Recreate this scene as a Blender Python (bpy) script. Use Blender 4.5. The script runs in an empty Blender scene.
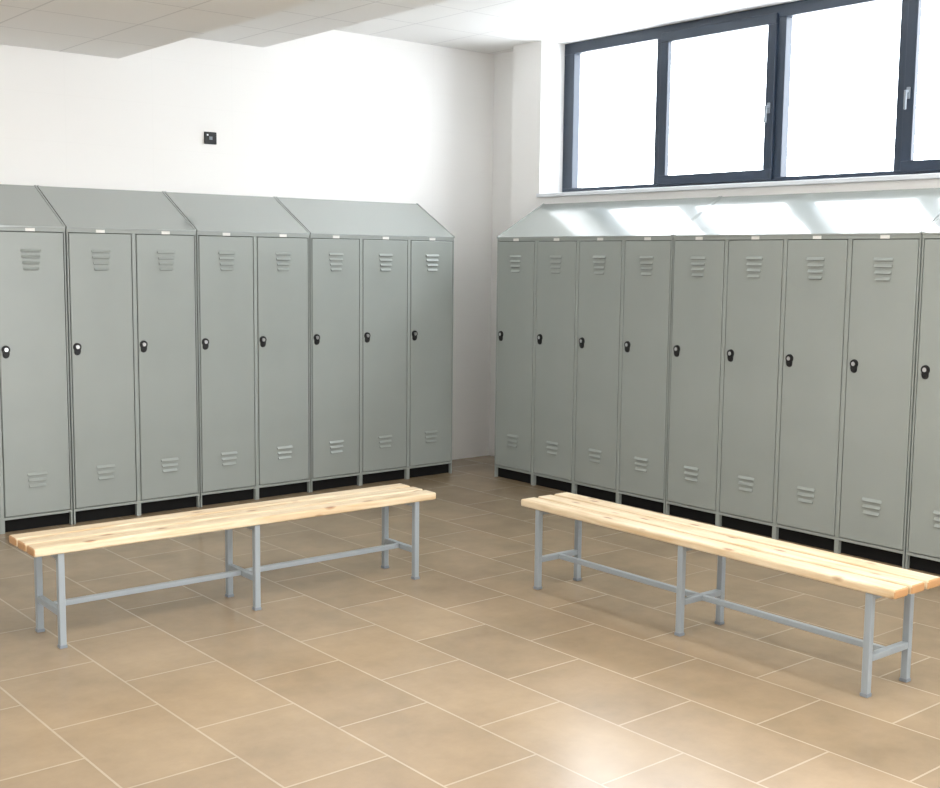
import bpy, bmesh, random
from math import *
from mathutils import Vector, Matrix
random.seed(4)
scene=bpy.context.scene
try:
    scene.view_settings.view_transform='Standard'; scene.view_settings.look='None'
    scene.view_settings.exposure=0.0
except Exception as e: print(e)
S=1.45
# ---------------------------------------------------------------- materials
def mat(name,col,rough=.5,metal=0,spec=.5,coat=0,coat_r=.1):
    m=bpy.data.materials.new(name); m.use_nodes=True
    b=m.node_tree.nodes['Principled BSDF']
    b.inputs['Base Color'].default_value=(*col,1); b.inputs['Roughness'].default_value=rough
    b.inputs['Metallic'].default_value=metal; b.inputs['Specular IOR Level'].default_value=spec
    b.inputs['Coat Weight'].default_value=coat; b.inputs['Coat Roughness'].default_value=coat_r
    return m
def nd(m,t,**k):
    n=m.node_tree.nodes.new(t)
    for a,v in k.items(): setattr(n,a,v)
    return n
def lk(m,a,b): m.node_tree.links.new(a,b)
def bsdf(m): return m.node_tree.nodes['Principled BSDF']
def noise_col(m,c1,c2,scale,detail=4,vec=None,coord='Object',stretch=(1,1,1),bump=0):
    tc=nd(m,'ShaderNodeTexCoord'); mp=nd(m,'ShaderNodeMapping'); mp.inputs['Scale'].default_value=stretch
    n=nd(m,'ShaderNodeTexNoise'); n.inputs['Scale'].default_value=scale; n.inputs['Detail'].default_value=detail
    r=nd(m,'ShaderNodeValToRGB'); r.color_ramp.elements[0].position=.3; r.color_ramp.elements[1].position=.7
    r.color_ramp.elements[0].color=(*c1,1); r.color_ramp.elements[1].color=(*c2,1)
    lk(m,tc.outputs[coord],mp.inputs['Vector']); lk(m,mp.outputs[0],n.inputs['Vector'])
    lk(m,n.outputs['Fac'],r.inputs['Fac']); lk(m,r.outputs[0],bsdf(m).inputs['Base Color'])
    if bump:
        b=nd(m,'ShaderNodeBump'); b.inputs['Strength'].default_value=bump; b.inputs['Distance'].default_value=.002
        lk(m,n.outputs['Fac'],b.inputs['Height']); lk(m,b.outputs[0],bsdf(m).inputs['Normal'])
    return n,r
M_grey=mat('locker_paint',(.33,.36,.335),.28,spec=.5)
noise_col(M_grey,(.315,.345,.325),(.335,.365,.345),3.0,3,bump=.02)
M_hood=mat('locker_hood_paint',(.35,.38,.365),.22,spec=.5,coat=.8,coat_r=.05)
M_dark=mat('gap_shade_dark',(.05,.055,.055),.8)  # dark colour standing in for shade in door gaps and vent slits
M_undershade=mat('undershade_black',(.012,.012,.012),.9,spec=.1)  # near-black colour for the painted shadow under the lockers
M_black=mat('black_plastic',(.012,.012,.013),.4,spec=.3)
M_chrome=mat('chrome',(.6,.6,.61),.3,1)
M_label=mat('label_white',(.85,.85,.82),.5)
M_tube=mat('bench_steel_paint',(.31,.35,.38),.35)
M_cap=mat('foot_cap',(.22,.25,.28),.5)
M_frame=mat('window_frame_paint',(.022,.034,.055),.35)
M_wall=mat('wall_white_paint',(.88,.87,.85),.5)
M_ceil=mat('ceiling_tile',(.8,.8,.79),.8)
M_floor=mat('floor_tile',(.45,.34,.22),.3)
M_sill=mat('sill_white',(.75,.78,.82),.3)
# wall large tile joints
def brick_on(m,axes,bw,rh,c1,c2,cm,ms,off=.5,loc=(0,0,0),bump=.3,mottle=None,smooth=.1):
    tc=nd(m,'ShaderNodeTexCoord'); sp=nd(m,'ShaderNodeSeparateXYZ'); cb=nd(m,'ShaderNodeCombineXYZ')
    g=nd(m,'ShaderNodeNewGeometry')
    lk(m,g.outputs['Position'],sp.inputs[0])
    lk(m,sp.outputs[axes[0]],cb.inputs[0]); lk(m,sp.outputs[axes[1]],cb.inputs[1])
    mp=nd(m,'ShaderNodeMapping'); mp.inputs['Location'].default_value=loc
    lk(m,cb.outputs[0],mp.inputs['Vector'])
    b=nd(m,'ShaderNodeTexBrick'); b.offset=off; b.offset_frequency=2; b.squash=1
    b.inputs['Scale'].default_value=1; b.inputs['Brick Width'].default_value=bw; b.inputs['Row Height'].default_value=rh
    b.inputs['Mortar Size'].default_value=ms; b.inputs['Mortar Smooth'].default_value=smooth; b.inputs['Bias'].default_value=0
    b.inputs['Color1'].default_value=(*c1,1); b.inputs['Color2'].default_value=(*c2,1); b.inputs['Mortar'].default_value=(*cm,1)
    lk(m,mp.outputs[0],b.inputs['Vector'])
    out=b.outputs['Color']
    if mottle:
        n=nd(m,'ShaderNodeTexNoise'); n.inputs['Scale'].default_value=mottle[0]; n.inputs['Detail'].default_value=8; n.inputs['Roughness'].default_value=.65
        lk(m,g.outputs['Position'],n.inputs['Vector'])
        mr=nd(m,'ShaderNodeMapRange'); mr.inputs['From Min'].default_value=.3; mr.inputs['From Max'].default_value=.7
        mr.inputs['To Min'].default_value=1-mottle[1]; mr.inputs['To Max'].default_value=1+mottle[1]
        lk(m,n.outputs['Fac'],mr.inputs['Value'])
        mx=nd(m,'ShaderNodeVectorMath',operation='SCALE'); lk(m,out,mx.inputs[0]); lk(m,mr.outputs[0],mx.inputs['Scale']); out=mx.outputs[0]
    lk(m,out,bsdf(m).inputs['Base Color'])
    if bump:
        bp=nd(m,'ShaderNodeBump',invert=True); bp.inputs['Strength'].default_value=bump; bp.inputs['Distance'].default_value=.002
        lk(m,b.outputs['Fac'],bp.inputs['Height']); lk(m,bp.outputs[0],bsdf(m).inputs['Normal'])
    return b
brick_on(M_floor,(1,0),.61,.405,(.345,.258,.165),(.30,.222,.14),(.44,.36,.26),.0042,.5,(3.45,4.52,0),.2,(2.2,.17))
bsdf(M_floor).inputs['Roughness'].default_value=.23
bsdf(M_floor).inputs['Specular IOR Level'].default_value=.55
brick_on(M_ceil,(0,1),.6,.6,(.88,.88,.87),(.87,.87,.865),(.70,.70,.70),.006,0,(0.03,.11,0),.2)
M_wallA=mat('wall_white_tile_x',(.88,.87,.85),.45)
brick_on(M_wallA,(0,2),.6,.3,(.88,.87,.85),(.878,.868,.848),(.86,.85,.83),.002,.0,(0,.0,0),.03)
# wood
def wood():
    m=mat('pine_wood',(.8,.6,.35),.38)
    tc=nd(m,'ShaderNodeTexCoord'); mp=nd(m,'ShaderNodeMapping'); mp.inputs['Scale'].default_value=(1.2,16,16)
    n=nd(m,'ShaderNodeTexNoise'); n.inputs['Scale'].default_value=2.2; n.inputs['Detail'].default_value=5; n.inputs['Distortion'].default_value=.6
    lk(m,tc.outputs['Object'],mp.inputs[0]); lk(m,mp.outputs[0],n.inputs['Vector'])
    r=nd(m,'ShaderNodeValToRGB'); e=r.color_ramp.elements
    e[0].position=.33; e[0].color=(.62,.45,.26,1); e[1].position=.60; e[1].color=(.77,.645,.46,1)
    lk(m,n.outputs['Fac'],r.inputs['Fac'])
    mp2=nd(m,'ShaderNodeMapping'); mp2.inputs['Scale'].default_value=(1.0,2.6,2.6)
    v=nd(m,'ShaderNodeTexVoronoi'); v.inputs['Scale'].default_value=5.0
    lk(m,tc.outputs['Object'],mp2.inputs[0]); lk(m,mp2.outputs[0],v.inputs['Vector'])
    r2=nd(m,'ShaderNodeValToRGB'); e=r2.color_ramp.elements
    e[0].position=.08; e[0].color=(.38,.18,.08,1); e[1].position=.20; e[1].color=(1,1,1,1)
    lk(m,v.outputs['Distance'],r2.inputs['Fac'])
    mx=nd(m,'ShaderNodeMix',data_type='RGBA',blend_type='MULTIPLY'); mx.inputs[0].default_value=.85
    lk(m,r.outputs[0],mx.inputs[6]); lk(m,r2.outputs[0],mx.inputs[7]); lk(m,mx.outputs[2],bsdf(m).inputs['Base Color'])
    return m
M_wood=wood()
M_wood_end=mat('pine_end_grain',(.52,.28,.12),.5)
def glass():
    m=bpy.data.materials.new('window_glass'); m.use_nodes=True; nt=m.node_tree; nt.nodes.clear()
    o=nt.nodes.new('ShaderNodeOutputMaterial'); t=nt.nodes.new('ShaderNodeBsdfTransparent'); t.inputs[0].default_value=(.97,.985,1,1)
    g=nt.nodes.new('ShaderNodeBsdfGlossy'); g.inputs['Roughness'].default_value=.02
    mx=nt.nodes.new('ShaderNodeMixShader'); mx.inputs[0].default_value=.04
    nt.links.new(t.outputs[0],mx.inputs[1]); nt.links.new(g.outputs[0],mx.inputs[2]); nt.links.new(mx.outputs[0],o.inputs[0])
    return m
M_glass=glass()
# ---------------------------------------------------------------- helpers
def bx(bm,x0,x1,y0,y1,z0,z1,mi=0):
    vs=[bm.verts.new(p) for p in ((x0,y0,z0),(x1,y0,z0),(x1,y1,z0),(x0,y1,z0),(x0,y0,z1),(x1,y0,z1),(x1,y1,z1),(x0,y1,z1))]
    for f in ((0,3,2,1),(4,5,6,7),(0,1,5,4),(1,2,6,5),(2,3,7,6),(3,0,4,7)):
        F=bm.faces.new([vs[i] for i in f]); F.material_index=mi
def prism(bm,poly,x0,x1,mi=0):  # poly in (y,z), extruded along x
    a=[bm.verts.new((x0,p[0],p[1])) for p in poly]; b=[bm.verts.new((x1,p[0],p[1])) for p in poly]
    n=len(poly); fs=[bm.faces.new(a),bm.faces.new(b[::-1])]
    for i in range(n): fs.append(bm.faces.new([a[i],b[i],b[(i+1)%n],a[(i+1)%n]][::-1]))
    for f in fs: f.material_index=mi
def fin(bm,name,mats,parent=None,bevel=0,segs=2,smooth=False):
    bmesh.ops.recalc_face_normals(bm,faces=bm.faces[:])
    me=bpy.data.meshes.new(name); bm.to_mesh(me); bm.free()
    for m in mats: me.materials.append(m)
    o=bpy.data.objects.new(name,me); scene.collection.objects.link(o)
    if parent: o.parent=parent
    if bevel:
        md=o.modifiers.new('bevel','BEVEL'); md.width=bevel; md.segments=segs; md.limit_method='ANGLE'; md.angle_limit=radians(40)
    return o
def empty(name,loc,rz):
    e=bpy.data.objects.new(name,None); e.location=loc; e.rotation_euler=(0,0,rz); e.empty_display_size=.2
    scene.collection.objects.link(e); return e
# ---------------------------------------------------------------- room
bm=bmesh.new(); bx(bm,-11,.95,-12,.8,-.1,0); fin(bm,'floor',[M_floor])
bm=bmesh.new(); bx(bm,-11,.64,.49,.8,0,3.6); fin(bm,'wall_back',[M_wallA])
bm=bmesh.new()
bx(bm,.49,.95,-12,-.25,0,2.165); bx(bm,.49,.95,-.25,.087,0,3.6); bx(bm,.64,.95,.087,.8,0,3.6); bx(bm,.49,.95,-12,-8.2,2.165,3.6)
fin(bm,'wall_right',[M_wall])
bm=bmesh.new()
bx(bm,-1.54,.95,-12,.8,3.37,3.6); bx(bm,-2.63,-1.54,-12,.8,3.17,3.6); bx(bm,-11,-2.63,-12,.8,2.97,3.6)
fin(bm,'ceiling',[M_ceil])
bm=bmesh.new(); bx(bm,.455,.75,-8.2,-.25,2.166,2.195); fin(bm,'trim_1',[M_sill],bevel=.004)
# window
W=empty('window_1',(.77,-.25,2.195),0)
X0,X1=-.035,.035
ztop=3.37-2.195
bars=[(0,-.11),(-.965,-1.035),(-2.01,-2.085),(-2.91,-2.98),(-3.97,-4.05),(-4.85,-4.92),(-5.92,-6.0),(-6.8,-6.87),(-7.87,-7.95)]
bm=bmesh.new()
bx(bm,X0,X1,-7.95,0,0,.05); bx(bm,X0,X1,-7.95,0,ztop-.085,ztop)
for a,b in bars: bx(bm,X0,X1,b,a,.05,ztop-.085)
fin(bm,'fixed_frame',[M_frame],W,.003)
bm=bmesh.new(); hb=bmesh.new(); 
for i in (1,3,5,7):
    a=bars[i][1]+.012; b=bars[i+1][0]-.012; t=.068; z0=.035; z1=ztop-.055
    x0,x1=X0-.022,X0+.02
    bx(bm,x0,x1,b,a,z0,z0+t); bx(bm,x0,x1,b,a,z1-t,z1); bx(bm,x0,x1,b,b+t,z0+t,z1-t); bx(bm,x0,x1,a-t,a,z0+t,z1-t)
    hy=(b+t*.5) if i%4==1 else (a-t*.5)
    bx(hb,x0-.010,x0,hy-.012,hy+.012,.47,.54); bx(hb,x0-.042,x0-.010,hy-.008,hy+.008,.505,.52); bx(hb,x0-.044,x0-.030,hy-.008,hy+.008,.405,.52)
fin(bm,'sash_frame',[M_frame],W,.004); fin(hb,'sash_handle',[M_cap],W,.004)
bm=bmesh.new(); bx(bm,-.003,.003,-7.95,0,.04,ztop-.06); fin(bm,'glass_pane',[M_glass],W)
# ---------------------------------------------------------------- lockers
DW=.435; ZB=.080; ZT=1.837; D=.470; ZS=2.112; RT=.022; RB=.016
def locker(loc,rz,n,lockoff):
    E=empty('metal_locker',loc,rz); L=n*DW; g=.0045
    bm=bmesh.new()
    bx(bm,g,L-g,.016,D,ZB,ZT)
    fr=.013
    bx(bm,g,L-g,0,.016,ZT-RT,ZT); bx(bm,g,L-g,0,.016,ZB,ZB+RB)
    for i in range(n+1):
        c=i*DW; a=max(g,c-fr); b=min(L-g,c+fr)
        bx(bm,a,b,0,.016,ZB+RB,ZT-RT)
    fin(bm,'carcass',[M_grey],E,.0015,1)
    bm=bmesh.new()
    for i in range(n+1):
        c=i*DW; a=max(g,c-.014); b=min(L-g,c+.014)
        bx(bm,a,b,.002,.03,0,ZB); bx(bm,a,b,D-.03,D-.002,0,ZB)
    fin(bm,'legs',[M_grey],E)
    bm=bmesh.new(); bx(bm,g+.002,L-g-.002,.034,.05,.001,ZB); fin(bm,'undershade_panel',[M_undershade],E)  # black panel behind the legs stands in for the open shadow gap
    bm=bmesh.new()
    for i in range(n): bx(bm,i*DW+fr,(i+1)*DW-fr,.0145,.0158,ZB+RB,ZT-RT)
    fin(bm,'door_gap_shade',[M_dark],E)  # dark sheets behind the doors, painted shade for the seams
    for i in range(n):
        bm=bmesh.new(); x0=i*DW+fr+.005; x1=(i+1)*DW-fr-.005; z0=ZB+RB+.004; z1=ZT-RT-.004
        bx(bm,x0,x1,-.002,.0142,z0,z1)
        fin(bm,'door_%d'%(i+1),[M_grey],E,.004,2)
        bm=bmesh.new(); xc=(x0+x1)/2
        for zs,k in ((1.700,4),(.345,3)):
            for j in range(k):
                z=zs-j*.036; w=.060-(j*.005)
                prism(bm,[(-.002,z+.012),(-.013,z-.004),(-.012,z-.007),(-.002,z-.003)],xc-w,xc+w,0)
                bx(bm,xc-w+.004,xc+w-.004,-.0026,-.002,z-.0085,z-.003,1)
        fin(bm,'vents_%d'%(i+1),[M_grey,M_dark],E)
        # lock: black shield escutcheon, rounded top, with small key barrel
        bm=bmesh.new(); lx=i*DW+lockoff; lz=1.102
        bmesh.ops.create_cone(bm,cap_ends=True,segments=28,radius1=.026,radius2=.024,depth=.008,matrix=Matrix.Translation((lx,-.006,lz+.010))@Matrix.Rotation(pi/2,4,'X'))
        bmesh.ops.create_cone(bm,cap_ends=True,segments=28,radius1=.020,radius2=.018,depth=.007,matrix=Matrix.Translation((lx,-.0055,lz-.022))@Matrix.Rotation(pi/2,4,'X'))
        prism(bm,[(-.0095,lz+.008),(-.002,lz+.008),(-.002,lz-.022),(-.009,lz-.022)],lx-.020,lx+.020,0)
        bmesh.ops.create_cone(bm,cap_ends=True,segments=20,radius1=.013,radius2=.012,depth=.005,matrix=Matrix.Translation((lx,-.0125,lz+.010))@Matrix.Rotation(pi/2,4,'X'))
        n0=len(bm.faces)
        bx(bm,lx-.0025,lx+.0025,-.0158,-.0148,lz+.003,lz+.017)
        bx(bm,lx-.007,lx+.007,-.0105,-.0085,lz-.026,lz-.019)
        bm.faces.ensure_lookup_table()
        for f in bm.faces[n0:]: f.material_index=1
        fin(bm,'lock_%d'%(i+1),[M_black,M_chrome],E)
        bm=bmesh.new(); bx(bm,xc-.028,xc+.028,-.003,0,ZT-.021,ZT-.002); fin(bm,'label_%d'%(i+1),[M_label],E)
    bm=bmesh.new()
    prism(bm,[(-.006,ZT),(-.006,ZT+.010),(D,ZS),(D,ZT)],g-.001,L-g+.001)
    for a,b in ((g-.001,g+.010),(L-g-.010,L-g+.001)):
        prism(bm,[(-.006,ZT+.010),(-.006,ZT+.014),(D,ZS+.005),(D,ZS)],a,b)
    fin(bm,'sloping_top',[M_hood],E)
    return E
xL=-.1118*S; yR=-.2161*S
k=0
for n in (3,2,2,3):
    k+=n; locker((xL-k*DW,0,0),0,n,.052)
k=0
for n in (4,4,4):
    locker((0,yR-k*DW,0),-pi/2,n,.064); k+=n
# ---------------------------------------------------------------- benches
def bench(loc,rz,HL,seed):
    E=empty('locker_room_bench',loc,rz); HW=.140; zt=.4156; t=.0145; ov=.118
    bm=bmesh.new()
    for sx in (-1,0,1):
        x=sx*HL
        for sy in (-1,1):
            y=sy*(HW); bx(bm,x-t,x+t,y-t,y+t,.012,zt)
        bx(bm,x-t,x+t,-HW+t,HW-t,.140,.168)
        bx(bm,x-t,x+t,-HW+t,HW-t,zt-.028,zt-.0005)
    for a,b in ((-HL+t,-t),(t,HL-t)): bx(bm,a,b,-.0125,.0125,.142,.167)
    fin(bm,'steel_frame',[M_tube],E,.004,3)
    bm=bmesh.new()
    for sx in (-1,0,1):
        for sy in (-1,1): bx(bm,sx*HL-.0165,sx*HL+.0165,sy*HW-.0165,sy*HW+.0165,0,.014)
    fin(bm,'foot_caps',[M_cap],E,.002)
    for i,y in enumerate((-.117,0,.117)):
        bm=bmesh.new(); L=HL+ov
        bx(bm,-L,L,-.048,.048,-.019,.019)
        bmesh.ops.recalc_face_normals(bm,faces=bm.faces[:])
        for f in bm.faces:
            if abs(f.normal.x)>.9: f.material_index=1
        o=fin(bm,'slat_%d'%(i+1),[M_wood,M_wood_end],E,.009,3)
        sh=Vector((seed*3.1+i*1.7,i*.37+seed,seed*.6))
        o.data.transform(Matrix.Translation(sh)); o.location=Vector((0,y,zt+.019))-sh
    return E
bench((-2.2153*S,-1.4902*S,0),-.0185,.6458*S,1)
bench((-1.2193*S,-2.6261*S,0),1.5587-pi,.6559*S,2)
# ---------------------------------------------------------------- outlet
O=empty('wall_socket',(-1.975,.49,2.50),0)
bm=bmesh.new(); bx(bm,-.047,.047,-.012,0,-.042,.042); fin(bm,'plate',[M_black],O,.004)
bm=bmesh.new(); bx(bm,-.012,.012,-.016,-.012,-.012,.010,0); bx(bm,-.030,-.018,-.014,-.012,.015,.026,1); fin(bm,'jack',[M_cap,M_chrome],O,.001)
# ---------------------------------------------------------------- world
w=bpy.data.worlds.new('sky'); scene.world=w; w.use_nodes=True; nt=w.node_tree; nt.nodes.clear()
o=nt.nodes.new('ShaderNodeOutputWorld'); bg=nt.nodes.new('ShaderNodeBackground'); tc=nt.nodes.new('ShaderNodeTexCoord')
sp=nt.nodes.new('ShaderNodeSeparateXYZ'); mr=nt.nodes.new('ShaderNodeMapRange')
mr.inputs['From Min'].default_value=-.1; mr.inputs['From Max'].default_value=.4; mr.inputs['To Min'].default_value=1.65; mr.inputs['To Max'].default_value=10.5
nt.links.new(tc.outputs['Generated'],sp.inputs[0]); nt.links.new(sp.outputs[0],mr.inputs['Value']); nt.links.new(mr.outputs[0],bg.inputs['Strength'])
bg.inputs['Color'].default_value=(.95,.978,1,1); nt.links.new(bg.outputs[0],o.inputs[0])
def area(name,loc,sx,sy,e,col=(1,.965,.91),rot=(0,0,0)):
    l=bpy.data.lights.new(name,'AREA'); l.shape='RECTANGLE'; l.size=sx; l.size_y=sy; l.energy=e; l.color=col
    ob=bpy.data.objects.new(name,l); ob.location=loc; ob.rotation_euler=rot; scene.collection.objects.link(ob)
for i,(x,y,z) in enumerate([(-4.2,-4.0,2.95),(-4.2,-7.5,2.95),(-2.08,-5.6,3.15)]):
    area('fill_light',(x,y,z),1.0,1.2,58)  # fill lamps added under the ceiling to brighten the room, no fixtures modelled
# ---------------------------------------------------------------- camera
P=[-4.1340*S,-4.9815*S,1.1582*S,.8773,-.1126,.0109,1193.76]
yaw,pit,roll=P[3:6]
F=Vector((cos(pit)*cos(yaw),cos(pit)*sin(yaw),sin(pit))); R=Vector((sin(yaw),-cos(yaw),0)); U=R.cross(F)
R2=cos(roll)*R+sin(roll)*U; U2=-sin(roll)*R+cos(roll)*U
c=bpy.data.cameras.new('camera'); co=bpy.data.objects.new('camera',c); scene.collection.objects.link(co)
m=Matrix((R2,U2,-F)).transposed().to_4x4(); m.translation=Vector(P[:3]); co.matrix_world=m
c.sensor_width=36; c.lens=P[6]*36/940; c.sensor_fit='HORIZONTAL'; scene.camera=co
